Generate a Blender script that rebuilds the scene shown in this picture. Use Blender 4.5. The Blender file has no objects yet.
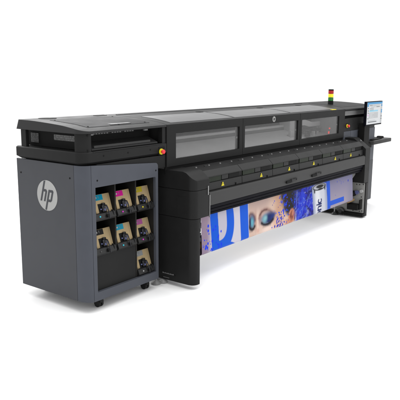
import bpy, bmesh, math, random
import numpy as np
from mathutils import Vector, Matrix
random.seed(7)
S = bpy.context.scene
C = S.collection
PI = math.pi

# ------------------------------------------------------------------ materials
def new_mat(name):
    m = bpy.data.materials.new(name); m.use_nodes = True
    nt = m.node_tree
    return m, nt, nt.nodes['Principled BSDF']

def plastic(name, col, rough=0.45, spec=0.3, var=0.12, bump=0.0, bscale=400.0, metal=0.0, coat=0.0):
    """painted metal / moulded plastic: slight mottling of colour and gloss, fine grain"""
    m, nt, b = new_mat(name)
    tc = nt.nodes.new('ShaderNodeTexCoord')
    n = nt.nodes.new('ShaderNodeTexNoise'); n.inputs['Scale'].default_value = 6.0
    n.inputs['Detail'].default_value = 6.0; n.inputs['Roughness'].default_value = 0.6
    nt.links.new(tc.outputs['Object'], n.inputs['Vector'])
    mr = nt.nodes.new('ShaderNodeMapRange')
    mr.inputs['From Min'].default_value = 0.3; mr.inputs['From Max'].default_value = 0.7
    mr.inputs['To Min'].default_value = 1 - var; mr.inputs['To Max'].default_value = 1 + var
    nt.links.new(n.outputs['Fac'], mr.inputs['Value'])
    mx = nt.nodes.new('ShaderNodeVectorMath'); mx.operation = 'SCALE'
    mx.inputs[0].default_value = col[:3]
    nt.links.new(mr.outputs['Result'], mx.inputs['Scale'])
    nt.links.new(mx.outputs['Vector'], b.inputs['Base Color'])
    r2 = nt.nodes.new('ShaderNodeMapRange')
    r2.inputs['From Min'].default_value = 0.3; r2.inputs['From Max'].default_value = 0.7
    r2.inputs['To Min'].default_value = max(0.02, rough - 0.05); r2.inputs['To Max'].default_value = min(1, rough + 0.05)
    nt.links.new(n.outputs['Fac'], r2.inputs['Value'])
    nt.links.new(r2.outputs['Result'], b.inputs['Roughness'])
    b.inputs['Specular IOR Level'].default_value = spec
    b.inputs['Metallic'].default_value = metal
    b.inputs['Coat Weight'].default_value = coat
    if bump:
        g = nt.nodes.new('ShaderNodeTexNoise'); g.inputs['Scale'].default_value = bscale
        nt.links.new(tc.outputs['Object'], g.inputs['Vector'])
        bp = nt.nodes.new('ShaderNodeBump'); bp.inputs['Strength'].default_value = bump
        bp.inputs['Distance'].default_value = 0.002
        nt.links.new(g.outputs['Fac'], bp.inputs['Height'])
        nt.links.new(bp.outputs['Normal'], b.inputs['Normal'])
    return m

def glow(name, col, strength, base=0.12):
    m, nt, b = new_mat(name)
    b.inputs['Specular IOR Level'].default_value = 0.2
    b.inputs['Base Color'].default_value = (col[0]*base, col[1]*base, col[2]*base, 1)
    b.inputs['Emission Color'].default_value = (*col, 1)
    b.inputs['Emission Strength'].default_value = strength
    b.inputs['Roughness'].default_value = 0.3
    return m

M = {}
M['black']    = plastic('black_textured_plastic', (0.0120, 0.0120, 0.0120), 0.45, 0.10, 0.10, 0.15)
M['black2']   = plastic('black_side_plastic', (0.0085, 0.0083, 0.0080), 0.55, 0.05, 0.12, 0.15)
M['roof']     = plastic('charcoal_roof_plastic', (0.016, 0.016, 0.0165), 0.55, 0.20, 0.10, 0.10)
M['roofpan']  = plastic('dark_roof_panel', (0.020, 0.020, 0.021), 0.6, 0.16, 0.10, 0.10)
M['lid']      = plastic('brushed_grey_lid', (0.080, 0.080, 0.082), 0.40, 0.45, 0.12)
M['door']     = plastic('charcoal_door_plastic', (0.0125, 0.0125, 0.0125), 0.45, 0.08, 0.08, 0.12)
M['module']   = plastic('charcoal_module_plastic', (0.0145, 0.0145, 0.0145), 0.42, 0.14, 0.10, 0.12)
M['beam']     = plastic('dark_grey_beam_metal', (0.034, 0.034, 0.034), 0.45, 0.12, 0.08, 0.08)
M['dark']     = plastic('matt_black_recess', (0.006, 0.006, 0.006), 0.7, 0.12, 0.15)
M['slot']     = plastic('glossy_black_rail', (0.0035, 0.0035, 0.006), 0.45, 0.04, 0.1)
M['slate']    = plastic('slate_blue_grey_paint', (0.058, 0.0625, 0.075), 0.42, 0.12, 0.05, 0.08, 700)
M['slate2']   = plastic('slate_shaded_side_paint', (0.049, 0.051, 0.057), 0.42, 0.12, 0.05, 0.08, 700)  # slate toned down in colour for the cabinet's shaded side
M['liner']    = plastic('dark_bay_liner', (0.012, 0.0115, 0.0105), 0.6, 0.15, 0.2)
M['blank']    = plastic('dark_grey_blank_plate', (0.0155, 0.0155, 0.0155), 0.5, 0.08, 0.08, 0.1)
M['tray']     = plastic('black_tray_plastic', (0.013, 0.013, 0.013), 0.35, 0.2, 0.1)
M['rubber']   = plastic('black_rubber', (0.008, 0.008, 0.008), 0.7, 0.25, 0.2)
M['grey']     = plastic('light_grey_interior_metal', (0.36, 0.36, 0.36), 0.5, 0.3, 0.07)
M['grey2']    = plastic('mid_grey_interior_metal', (0.17, 0.17, 0.17), 0.5, 0.3, 0.08)
M['band']     = plastic('dark_grey_gantry_metal', (0.10, 0.10, 0.10), 0.5, 0.2, 0.08)
M['plate']    = plastic('pale_grey_end_plate', (0.23, 0.23, 0.22), 0.4, 0.3, 0.12)
M['steel']    = plastic('brushed_steel', (0.27, 0.27, 0.27), 0.35, 0.4, 0.1, metal=0.8)
M['foot']     = plastic('grey_levelling_pad', (0.20, 0.20, 0.20), 0.4, 0.4, 0.2)
M['footdk']   = plastic('dark_levelling_pad', (0.05, 0.05, 0.05), 0.4, 0.4, 0.2)
M['yellow']   = plastic('yellow_plastic', (0.62, 0.52, 0.01), 0.4, 0.3, 0.05)
M['red']      = plastic('red_button_plastic', (0.60, 0.015, 0.025), 0.35, 0.4, 0.05)
M['green']    = plastic('dark_green_glass', (0.010, 0.015, 0.008), 0.3, 0.10, 0.3)
M['white']    = plastic('white_logo_print', (0.31, 0.31, 0.305), 0.5, 0.08, 0.03)
M['faint']    = plastic('faint_white_print', (0.13, 0.13, 0.13), 0.5, 0.2, 0.05)
M['kraft']    = plastic('kraft_cardboard', (0.31, 0.235, 0.130), 0.8, 0.15, 0.10, 0.2, 120)
M['connector']= plastic('black_ink_connector', (0.012, 0.012, 0.015), 0.3, 0.35, 0.2)
M['bluechip'] = plastic('blue_violet_connector_tabs', (0.09, 0.10, 0.22), 0.35, 0.5, 0.1)
M['tan']      = plastic('tan_cardboard_core', (0.24, 0.155, 0.07), 0.7, 0.2, 0.1)
M['sign_red']   = plastic('red_lamp_glass', (0.33, 0.004, 0.008), 0.2, 0.4, 0.05)
M['sign_yellow']= plastic('yellow_lamp_glass', (0.80, 0.72, 0.01), 0.2, 0.5, 0.05)
M['sign_green'] = plastic('green_lamp_glass', (0.002, 0.13, 0.015), 0.2, 0.5, 0.05)
M['screen']   = glow('screen_white', (0.80, 0.82, 0.84), 0.66)
M['screenpanel'] = glow('screen_grey', (0.62, 0.64, 0.66), 0.62)
M['screenblue'] = glow('screen_blue', (0.04, 0.32, 0.66), 0.72)
M['screensky']  = glow('screen_light_blue', (0.30, 0.66, 0.86), 0.72)
M['screenpink'] = glow('screen_pink', (0.75, 0.22, 0.70), 0.9)
M['screendark'] = glow('screen_dark_grey', (0.12, 0.13, 0.14), 0.8)
M['redled']   = glow('red_indicator', (1.0, 0.04, 0.03), 1.2)

def label_mat(name, c): return plastic(name, c, 0.6, 0.08, 0.06)
L = dict(cyan=label_mat('cyan_label', (0.0, 0.17, 0.27)), magenta=label_mat('magenta_label', (0.40, 0.004, 0.18)),
         yellow=label_mat('yellow_label', (0.30, 0.24, 0.015)), black=label_mat('black_label', (0.012, 0.012, 0.012)),
         lcyan=label_mat('light_cyan_label', (0.01, 0.18, 0.27)), lmagenta=label_mat('light_magenta_label', (0.26, 0.06, 0.19)),
         grey=label_mat('grey_label', (0.17, 0.18, 0.185)))
LED = dict(cyan=glow('cyan_led', (0.05, 0.75, 0.95), 0.5), magenta=glow('magenta_led', (0.9, 0.05, 0.75), 0.5),
           yellow=glow('yellow_led', (0.9, 0.75, 0.02), 0.5), black=glow('dim_led', (0.10, 0.10, 0.10), 0.5),
           lcyan=glow('light_cyan_led', (0.05, 0.75, 0.95), 0.5), lmagenta=glow('light_magenta_led', (0.9, 0.05, 0.75), 0.5),
           grey=glow('white_led', (0.55, 0.55, 0.55), 0.5))

def pane_mat():
    m = bpy.data.materials.new('smoked_clear_window'); m.use_nodes = True
    nt = m.node_tree; nt.nodes.clear()
    out = nt.nodes.new('ShaderNodeOutputMaterial')
    t = nt.nodes.new('ShaderNodeBsdfTransparent'); t.inputs['Color'].default_value = (0.75, 0.75, 0.75, 1)
    g = nt.nodes.new('ShaderNodeBsdfGlossy'); g.inputs['Roughness'].default_value = 0.06
    d = nt.nodes.new('ShaderNodeBsdfDiffuse'); d.inputs['Color'].default_value = (0.5, 0.5, 0.5, 1)
    lw = nt.nodes.new('ShaderNodeLayerWeight'); lw.inputs['Blend'].default_value = 0.5
    pw = nt.nodes.new('ShaderNodeMath'); pw.operation = 'POWER'; pw.inputs[1].default_value = 4.0
    fr = nt.nodes.new('ShaderNodeMath'); fr.operation = 'MULTIPLY_ADD'; fr.inputs[1].default_value = 0.55; fr.inputs[2].default_value = 0.02
    nt.links.new(lw.outputs['Facing'], pw.inputs[0]); nt.links.new(pw.outputs[0], fr.inputs[0])
    mx = nt.nodes.new('ShaderNodeMixShader'); mx2 = nt.nodes.new('ShaderNodeMixShader'); mx2.inputs['Fac'].default_value = 0.05
    nt.links.new(t.outputs[0], mx2.inputs[1]); nt.links.new(d.outputs[0], mx2.inputs[2])
    nt.links.new(fr.outputs[0], mx.inputs['Fac'])
    nt.links.new(mx2.outputs[0], mx.inputs[1]); nt.links.new(g.outputs[0], mx.inputs[2])
    nt.links.new(mx.outputs[0], out.inputs['Surface'])
    return m
M['pane'] = pane_mat()

def mesh_mat():
    """perforated grey metal: pale dots paint the light showing through its holes"""
    m, nt, b = new_mat('perforated_grey_metal')
    tc = nt.nodes.new('ShaderNodeTexCoord')
    v = nt.nodes.new('ShaderNodeTexVoronoi'); v.inputs['Scale'].default_value = 62.0
    v.inputs['Randomness'].default_value = 0.25
    nt.links.new(tc.outputs['Object'], v.inputs['Vector'])
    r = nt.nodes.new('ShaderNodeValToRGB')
    r.color_ramp.elements[0].position = 0.36; r.color_ramp.elements[0].color = (0.12, 0.12, 0.12, 1)  # light seen through the vent holes, painted as pale dots
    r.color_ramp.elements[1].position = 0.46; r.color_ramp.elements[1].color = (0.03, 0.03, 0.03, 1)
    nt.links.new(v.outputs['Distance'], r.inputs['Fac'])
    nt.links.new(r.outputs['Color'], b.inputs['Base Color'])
    b.inputs['Roughness'].default_value = 0.5
    return m
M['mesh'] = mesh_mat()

# ------------------------------------------------------------------ mesh helpers
class B:
    def __init__(s): s.bm = bmesh.new()
    def box(s, x0, x1, y0, y1, z0, z1):
        v = [s.bm.verts.new(p) for p in ((x0,y0,z0),(x1,y0,z0),(x1,y1,z0),(x0,y1,z0),(x0,y0,z1),(x1,y0,z1),(x1,y1,z1),(x0,y1,z1))]
        for f in ((0,3,2,1),(4,5,6,7),(0,1,5,4),(1,2,6,5),(2,3,7,6),(3,0,4,7)): s.bm.faces.new([v[i] for i in f])
        return s
    def prism(s, prof, axis, a, b):
        """prof: 2-D outline; axis 'x' -> (y,z), 'y' -> (x,z), 'z' -> (x,y)"""
        def P(p, t):
            return {'x': (t, p[0], p[1]), 'y': (p[0], t, p[1]), 'z': (p[0], p[1], t)}[axis]
        va = [s.bm.verts.new(P(p, a)) for p in prof]; vb = [s.bm.verts.new(P(p, b)) for p in prof]
        n = len(prof)
        s.bm.faces.new(va); s.bm.faces.new(list(reversed(vb)))
        for i in range(n):
            j = (i+1) % n
            s.bm.faces.new((va[j], va[i], vb[i], vb[j]))
        return s
    def ring(s, outer, inner, axis, a, b):
        """frame: outlines with the same count of points"""
        def P(p, t):
            return {'x': (t, p[0], p[1]), 'y': (p[0], t, p[1]), 'z': (p[0], p[1], t)}[axis]
        n = len(outer)
        oa=[s.bm.verts.new(P(p,a)) for p in outer]; ob=[s.bm.verts.new(P(p,b)) for p in outer]
        ia=[s.bm.verts.new(P(p,a)) for p in inner]; ib=[s.bm.verts.new(P(p,b)) for p in inner]
        for i in range(n):
            j=(i+1)%n
            s.bm.faces.new((oa[i],oa[j],ia[j],ia[i])); s.bm.faces.new((ob[j],ob[i],ib[i],ib[j]))
            s.bm.faces.new((oa[j],oa[i],ob[i],ob[j])); s.bm.faces.new((ia[i],ia[j],ib[j],ib[i]))
        return s
    def cyl(s, p0, p1, r0, r1=None, n=24):
        r1 = r0 if r1 is None else r1
        p0 = Vector(p0); p1 = Vector(p1); d = (p1-p0).normalized()
        u = d.orthogonal().normalized(); w = d.cross(u)
        a=[s.bm.verts.new(p0+(u*math.cos(t)+w*math.sin(t))*r0) for t in [2*PI*i/n for i in range(n)]]
        b=[s.bm.verts.new(p1+(u*math.cos(t)+w*math.sin(t))*r1) for t in [2*PI*i/n for i in range(n)]]
        s.bm.faces.new(list(reversed(a))); s.bm.faces.new(b)
        for i in range(n):
            j=(i+1)%n; s.bm.faces.new((a[i],a[j],b[j],b[i]))
        return s
    def lathe(s, c, prof, n=28):
        c = Vector(c); rows=[]
        for r, z in prof:
            rows.append([s.bm.verts.new(c+Vector((r*math.cos(2*PI*i/n), r*math.sin(2*PI*i/n), z))) for i in range(n)])
        for k in range(len(rows)-1):
            for i in range(n):
                j=(i+1)%n; s.bm.faces.new((rows[k][i],rows[k][j],rows[k+1][j],rows[k+1][i]))
        s.bm.faces.new(list(reversed(rows[0]))); s.bm.faces.new(rows[-1])
        return s
    def tube(s, pts, r, n=10):
        pts=[Vector(p) for p in pts]; rows=[]
        for k,p in enumerate(pts):
            d=(pts[min(k+1,len(pts)-1)]-pts[max(k-1,0)]).normalized()
            u=d.cross(Vector((0.31,0.2,0.93))).normalized(); w=d.cross(u)
            rows.append([s.bm.verts.new(p+(u*math.cos(2*PI*i/n)+w*math.sin(2*PI*i/n))*r) for i in range(n)])
        for k in range(len(rows)-1):
            for i in range(n):
                j=(i+1)%n; s.bm.faces.new((rows[k][i],rows[k][j],rows[k+1][j],rows[k+1][i]))
        s.bm.faces.new(list(reversed(rows[0]))); s.bm.faces.new(rows[-1])
        return s
    def poly(s, pts):
        s.bm.faces.new([s.bm.verts.new(p) for p in pts]); return s

def wloc(o):
    v = Vector((0,0,0))
    while o is not None: v += o.location; o = o.parent
    return v

def obj(name, b, mat, parent=None, bev=0.0, seg=2, label=None):
    bm = b.bm
    off = wloc(parent)
    bmesh.ops.translate(bm, verts=bm.verts, vec=-off)
    bmesh.ops.recalc_face_normals(bm, faces=bm.faces)
    me = bpy.data.meshes.new(name); bm.to_mesh(me); bm.free()
    me.materials.append(mat)
    for p in me.polygons: p.use_smooth = True
    me.set_sharp_from_angle(angle=math.radians(32))
    o = bpy.data.objects.new(name, me); C.objects.link(o)
    o.parent = parent
    if bev:
        m = o.modifiers.new('bevel', 'BEVEL'); m.width = bev; m.segments = seg
        m.limit_method = 'ANGLE'; m.angle_limit = math.radians(32); m.harden_normals = True
    if label: o['label'] = label
    return o

def thing(name, label, cat, loc, group=None):
    o = bpy.data.objects.new(name, None); C.objects.link(o); o.location = loc
    o['label'] = label; o['category'] = cat
    if group: o['group'] = group
    return o

def rrect(x0, x1, y0, y1, r, n=7):
    """rounded rectangle; r = radii at (x0y0, x1y0, x1y1, x0y1)"""
    out=[]
    for (cx,cy,rr,a0) in ((x0+r[0],y0+r[0],r[0],PI),(x1-r[1],y0+r[1],r[1],1.5*PI),(x1-r[2],y1-r[2],r[2],0),(x0+r[3],y1-r[3],r[3],.5*PI)):
        if rr < 1e-5: out.append((cx,cy)); continue
        for i in range(n+1):
            a=a0+.5*PI*i/n; out.append((cx+rr*math.cos(a),cy+rr*math.sin(a)))
    return out

def frame_ring(x0,x1,z0,z1,ix0,ix1,iz0,iz1,y0,y1):
    return B().ring([(x0,z0),(x1,z0),(x1,z1),(x0,z1)],[(ix0,iz0),(ix1,iz0),(ix1,iz1),(ix0,iz1)],'y',y0,y1)

def screw(parent, p, mat, axis=(0,-1,0), r=0.009):
    p = Vector(p); a = Vector(axis)
    obj('screw', B().cyl(p, p+a*0.004, r, r*0.8, 12), mat, parent)

# ------------------------------------------------------------------ floor
fl = obj('floor', B().poly(((-300,-300,0),(300,-300,0),(300,600,0),(-300,600,0))), plastic('white_studio_floor', (0.93,0.93,0.93), 0.7, 0.03, 0.003))
fl['kind'] = 'structure'

# ================================================================== PRINTER
pr = thing('wide_format_printer', 'long black wide format printer with windowed top, signal tower and monitor, spanning the whole picture', 'printer', (6.98, 4.6, 0))

def zroof(y):
    ks = ((4.15,1.712),(4.22,1.726),(4.30,1.738),(4.44,1.755),(4.65,1.768),(4.86,1.778),(5.12,1.780))
    if y <= ks[0][0]: return ks[0][1]
    for (a,za),(b,zb) in zip(ks, ks[1:]):
        if y <= b: return za+(zb-za)*(y-a)/(b-a)
    return ks[-1][1]

def roof(x0, x1, y0, y1, zb, r0, r1):
    """roof shell: front rises to the back; r0/r1 round the left/right corners in plan"""
    ys = sorted(set([y0+ (r0 or r1 or .05)*(1-math.cos(.5*PI*i/7)) for i in range(8)] + [y0+(y1-y0)*i/14 for i in range(15)] + [y1-.015*(1-math.cos(.5*PI*i/4)) for i in range(5)]))
    def xs(y):
        a, b = x0, x1
        for r, sgn in ((r0,0),(r1,1)):
            if not r: continue
            d = 0
            if y < y0+r: d = r-math.sqrt(max(0, r*r-(y0+r-y)**2))
            if y > y1-.015: d = .015-math.sqrt(max(0, .015**2-(y-y1+.015)**2))
            if sgn == 0: a = x0+d
            else: b = x1-d
        return a, b
    bb = B(); T=[]; U=[]
    for y in ys:
        a,b = xs(y); z = zroof(y)
        T.append((bb.bm.verts.new((a+(.014 if r0 else 0),y-(.02 if y>y1-.02 else 0),z)), bb.bm.verts.new((b-(.014 if r1 else 0),y-(.02 if y>y1-.02 else 0),z))))
        U.append((bb.bm.verts.new((a,y,zb)), bb.bm.verts.new((b,y,zb))))
    F = bb.bm.faces.new
    for k in range(len(ys)-1):
        F((T[k][0],T[k][1],T[k+1][1],T[k+1][0])); F((U[k][1],U[k][0],U[k+1][0],U[k+1][1]))
        F((T[k][0],T[k+1][0],U[k+1][0],U[k][0])); F((T[k+1][1],T[k][1],U[k][1],U[k+1][1]))
    F((T[0][1],T[0][0],U[0][0],U[0][1])); F((T[-1][0],T[-1][1],U[-1][1],U[-1][0]))
    return bb

def on_roof(x0,x1,y0,y1,h=0.003,n=8):
    """thin lid lying on the roof slope"""
    bb=B(); T=[];U=[]
    for i in range(n+1):
        y=y0+(y1-y0)*i/n; z=zroof(y)
        T.append([bb.bm.verts.new((x,y,z+h)) for x in (x0,x1)]); U.append([bb.bm.verts.new((x,y,z-0.006)) for x in (x0,x1)])
    F=bb.bm.faces.new
    for k in range(n):
        F((T[k][0],T[k][1],T[k+1][1],T[k+1][0])); F((U[k][1],U[k][0],U[k+1][0],U[k+1][1]))
        F((T[k][0],T[k+1][0],U[k+1][0],U[k][0])); F((T[k+1][1],T[k][1],U[k][1],U[k+1][1]))
    F((T[0][1],T[0][0],U[0][0],U[0][1])); F((T[-1][0],T[-1][1],U[-1][1],U[-1][0]))
    return bb

# ---- left end housing (canopy over the ink cabinet)
r_c = 0.10
obj('canopy_roof', roof(3.72,4.866,4.15,5.088,1.690,r_c,0), M['roof'], pr, 0.010, 3)
o = obj('roof_panel', on_roof(3.90,4.74,4.27,4.80), M['roofpan'], pr, 0.002, 1)
for x,y in ((3.93,4.30),(4.32,4.29),(4.70,4.30),(3.93,4.76),(4.70,4.76)):
    screw(o, (x,y,zroof(y)+.002), M['dark'], (0,0,1), 0.010)
obj('lid_latch', B().box(4.22,4.50,4.295,4.345,1.738,1.747), M['lid'], o, 0.003)
obj('handle_recess', B().box(4.62,4.76,4.90,4.97,1.776,1.7825), M['dark'], pr, 0.002)
obj('handle_recess', B().lathe((4.02,4.98,1.776),((0.09,0),(0.09,0.006),(0.08,0.007))), M['dark'], pr)
# waist band: straight ring then taper in underneath
bb=B(); rings=[]
for z,ins in ((1.405,0.035),(1.432,0.0),(1.516,0.0),(1.526,0.010)):
    rings.append([bb.bm.verts.new((x,y,z)) for x,y in rrect(3.72+ins,4.866,4.152+ins,5.105-ins,(r_c-ins*.5,0.001,0.001,.012))])
n=len(rings[0])
for k in range(3):
    for i in range(n): bb.bm.faces.new((rings[k][i],rings[k][(i+1)%n],rings[k+1][(i+1)%n],rings[k+1][i]))
bb.bm.faces.new(list(reversed(rings[0]))); bb.bm.faces.new(rings[-1])
obj('canopy_band', bb, M['black'], pr, 0.004, 2)
obj('lower_skirt', B().box(3.90,4.866,4.166,4.40,1.272,1.404), M['black'], pr, 0.004)
# corner posts carrying the roof
obj('corner_post', B().prism([(3.732+r_c*(1-math.sin(a)), 4.162+r_c*(1-math.cos(a))) for a in [0+.5*PI*i/8 for i in range(9)]][::-1] + [(3.84,4.162),(3.84,4.21),(3.775,4.265),(3.732,4.265)][0:2]+[(3.775,4.265),(3.732,4.265)], 'z', 1.526, 1.690), M['black'], pr, 0.003)
obj('corner_post', B().box(3.732,3.77,4.955,5.030,1.526,1.690), M['black'], pr, 0.004)
obj('corner_post', B().box(4.812,4.866,4.162,4.22,1.526,1.690), M['black'], pr, 0.004)
for p in ((3.80,1.54),(3.80,1.675)): screw(pr,(p[0],4.162,p[1]),M['dark'])
# inner box seen through the side openings with two perforated vents
inner = obj('inner_housing', B().box(3.835,4.80,4.33,5.062,1.530,1.690), M['dark'], pr)
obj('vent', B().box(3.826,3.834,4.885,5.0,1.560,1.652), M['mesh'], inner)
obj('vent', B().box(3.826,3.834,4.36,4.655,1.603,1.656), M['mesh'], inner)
# front opening: slanted grey shelf, rail of light slots
obj('inner_shelf', B().prism([(4.18,1.530),(4.18,1.545),(4.32,1.598),(4.32,1.530)],'x',3.86,4.76), M['roof'], pr, 0.003)
obj('shelf_lip', B().prism([(4.19,1.552),(4.19,1.572),(4.20,1.574),(4.20,1.552)],'x',3.90,4.66), M['beam'], pr)
sl = obj('slot_rail', B().box(3.99,4.56,4.318,4.328,1.655,1.676), M['black'], pr)
for k in range(16):
    x=4.0+k*0.035
    if k in (6,11): continue
    obj('slot', B().box(x,x+.024,4.313,4.317,1.660,1.669), M['grey2'], sl)
for x in (3.89,4.63): obj('bracket', B().box(x,x+.05,4.24,4.26,1.662,1.676), M['grey2'], pr)
for x in (3.98,4.30,4.62): screw(pr,(x,4.152,1.478),M['dark'])
obj('seam_strip', B().box(3.85,4.80,4.1495,4.156,1.5195,1.5235), M['roof'], pr)

# emergency stops
def estop(x, z, s=1.0):
    e = obj('emergency_stop', B().box(x-.044*s,x+.062*s,4.146,4.170,z-.042*s,z+.055*s), M['dark'], pr, 0.004)
    obj('guard', B().cyl((x-.008,4.146,z),(x-.008,4.138,z),.036*s), M['yellow'], e)
    b_ = obj('button', B().lathe((x,z,0),((.012*s,0),(.012*s,.016),(.026*s,.018),(.028*s,.026),(.022*s,.034))), M['red'], e)
    for v in b_.data.vertices:                     # stand the mushroom button out of the front
        wx,wy,wz=(v.co+wloc(e)); v.co=Vector((wx-.008,4.138-wz,wy))-wloc(e)
estop(4.782, 1.446, 0.85)
# ---- middle: three windowed doors
def door(x0,x1,wx0,wx1,logo=False):
    d = obj('window_door', frame_ring(x0,x1,1.272,1.706,wx0,wx1,1.350,1.615,4.150,4.168), M['door'], pr, 0.004)
    obj('pane', B().box(wx0-.01,wx1+.01,4.170,4.174,1.340,1.625), M['pane'], d)
    obj('hinge_strip', B().box(wx1-.040,wx1+.060,4.178,4.186,1.345,1.620), M['band'], d)
    obj('hinge_pin', B().box(wx1-.032,wx1-.006,4.1745,4.1775,1.475,1.495), M['grey'], d)
    return d
door(4.870,6.278,5.020,6.208)
d2 = door(6.282,7.708,6.328,7.652)
door(7.712,9.150,7.766,8.952)
def logo(parent, cx, cz, R, plane):
    """round badge: pale disc, slanted letters h and p left open in the base colour"""
    def P(u, v, d):
        return (plane[1]-d, 0, 0) if False else ((plane[1]-d, cx-u*R, cz+v*R) if plane[0]=='x' else (cx+u*R, plane[1]-d, cz+v*R))
    bb=B(); n=72
    a=[bb.bm.verts.new(P(math.cos(2*PI*i/n),math.sin(2*PI*i/n),0.003)) for i in range(n)]
    b=[bb.bm.verts.new(P(math.cos(2*PI*i/n),math.sin(2*PI*i/n),-0.001)) for i in range(n)]
    bb.bm.faces.new(a)
    for i in range(n): bb.bm.faces.new((a[i],a[(i+1)%n],b[(i+1)%n],b[i]))
    disc = obj('badge', bb, M['white'], parent)
    bb=B()
    sh=lambda x,y:(x+0.30*y, y)
    def bar(pts):
        pts=[sh(*p) for p in pts]
        f=[bb.bm.verts.new(P(x,y,0.0048)) for x,y in pts]; g=[bb.bm.verts.new(P(x,y,0.0032)) for x,y in pts]
        bb.bm.faces.new(f)
        for i in range(len(pts)): bb.bm.faces.new((f[i],f[(i+1)%len(pts)],g[(i+1)%len(pts)],g[i]))
    w=.155
    bar([(-.56,-.40),(-.56+w,-.40),(-.56+w,.965),(-.56,.93)])          # h stem to the rim
    bar([(-.56+w,.24),(-.56+w,.40),(-.18,.40),(-.06,.28),(-.20,.24)])
    bar([(-.215,-.40),(-.06,-.40),(-.06,.28),(-.215,.24)])
    bar([(.06,-.93),(.215,-.965),(.215,.40),(.06,.40)])                # p stem to the lower rim
    bar([(.215,.24),(.44,.24),(.56,.30),(.46,.40),(.215,.40)])
    bar([(.405,-.24),(.56,-.30),(.56,.30),(.405,.24)])
    bar([(.215,-.40),(.46,-.40),(.56,-.30),(.405,-.24),(.215,-.24)])
    return disc, bb
disc,bb = logo(d2, 6.998, 1.664, 0.036, ('y',4.150)); obj('lettering', bb, M['door'], pr)
disc['label']='small pale round badge'
# main roof with grey lids
obj('top_cover', roof(4.872,9.148,4.152,5.06,1.706,0,0), M['roof'], pr, 0.010, 3)
for a,b in ((4.99,6.13),(6.17,7.48),(7.52,8.86)):
    obj('top_lid', on_roof(a,b,4.20,4.62,0.004), M['lid'], pr, 0.002, 1)
for x in (6.12,7.51,8.62):
    obj('vent_hole', B().lathe((x,4.69,zroof(4.69)-.003),((0.05,0),(0.05,0.006),(0.042,0.0075))), M['dark'], pr)
obj('top_sticker', B().box(8.71,8.86,4.162,4.196,zroof(4.18)-.004,zroof(4.18)+.006), M['yellow'], pr)
obj('rear_strip', B().box(4.9,9.1,4.88,4.91,1.776,1.783), M['roofpan'], pr)
# ---- inside the print zone
obj('gap_shade_strip', B().box(4.872,9.15,4.172,4.19,1.20,1.2705), M['dark'], pr)  # dark strip standing in for the shade under the doors
obj('gap_cover', B().box(4.845,4.885,4.174,4.20,1.2725,1.69), M['dark'], pr)  # dark box added to cover the gap between canopy and door
obj('rear_wall', B().box(4.88,9.14,4.98,5.05,1.0,1.700), M['grey2'], pr)
obj('end_bulkhead', B().box(4.874,4.90,4.215,4.97,1.28,1.700), M['beam'], pr)
obj('end_bulkhead', B().box(9.125,9.148,4.215,4.97,1.28,1.700), M['grey2'], pr)
obj('print_platen', B().prism([(4.215,1.20),(4.215,1.262),(4.60,1.432),(4.62,1.432),(4.62,1.20)],'x',4.905,8.22), M['grey'], pr, 0.004)
g = obj('gantry_beam', B().box(4.905,8.10,4.63,4.72,1.425,1.470), M['band'], pr, 0.003)
obj('gantry_rail', B().box(4.905,8.10,4.632,4.70,1.471,1.504), M['grey'], g, 0.004)
obj('gantry_cover', B().box(4.905,9.12,4.705,4.78,1.505,1.69), M['roof'], pr, 0.003)
# carriage and service station at the right
cr = obj('print_carriage', B().prism([(4.52,1.27),(4.52,1.60),(4.60,1.64),(4.84,1.64),(4.84,1.27)],'x',8.10,8.42), M['grey'], pr, 0.02, 3)
obj('carriage_edge', B().prism([(4.40,1.262),(4.51,1.42),(4.51,1.30),(4.44,1.25)],'x',8.30,8.325), M['roof'], cr)
ss = obj('service_station', B().prism([(7.90,1.262),(7.90,1.44),(8.10,1.395),(8.40,1.30),(8.46,1.262)],'y',4.40,4.44), M['grey'], pr, 0.004)
obj('service_cover', B().prism([(8.30,1.48),(8.30,1.56),(8.60,1.56),(8.85,1.51),(9.12,1.51),(9.12,1.44),(8.75,1.44),(8.60,1.47)],'y',4.55,4.60), M['grey'], pr, 0.006)
obj('service_tray', B().prism([(4.25,1.20),(4.25,1.285),(4.62,1.36),(4.62,1.20)],'x',8.50,9.12), M['grey2'], pr, 0.004)
rnd = random.Random(3)
for k in range(16):
    x=8.42+0.042*k; y=4.36+0.22*rnd.random(); z=1.30+0.05*rnd.random()
    h=0.03+0.06*rnd.random()
    obj('fitting', B().box(x,x+.02+.025*rnd.random(),y,y+.04,z,z+h), [M['roof'],M['grey'],M['dark'],M['beam'],M['grey2']][k%5], ss, 0.003)
obj('hose_run', B().tube([(8.42,4.52,1.42),(8.6,4.50,1.39),(8.75,4.52,1.41),(8.9,4.5,1.385),(9.1,4.52,1.40)],0.010), M['roof'], ss)
for x,z in ((8.99,1.415),(8.965,1.345),(8.97,1.36)):
    obj('indicator', B().cyl((x,4.33,z),(x,4.315,z),.012), M['redled'], ss)
# ---- hidden chassis
obj('chassis', B().box(5.0,9.14,4.50,4.97,1.0,1.19), M['black2'], pr, 0.01)
obj('print_bed', B().box(5.16,9.14,4.16,4.49,0.90,1.19), M['black2'], pr, 0.006)
obj('rear_leg', B().box(5.2,5.32,4.75,4.9,0.0,1.0), M['black2'], pr, 0.006)
obj('rear_leg', B().box(8.7,8.82,4.75,4.9,0.0,1.0), M['black2'], pr, 0.006)
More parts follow.
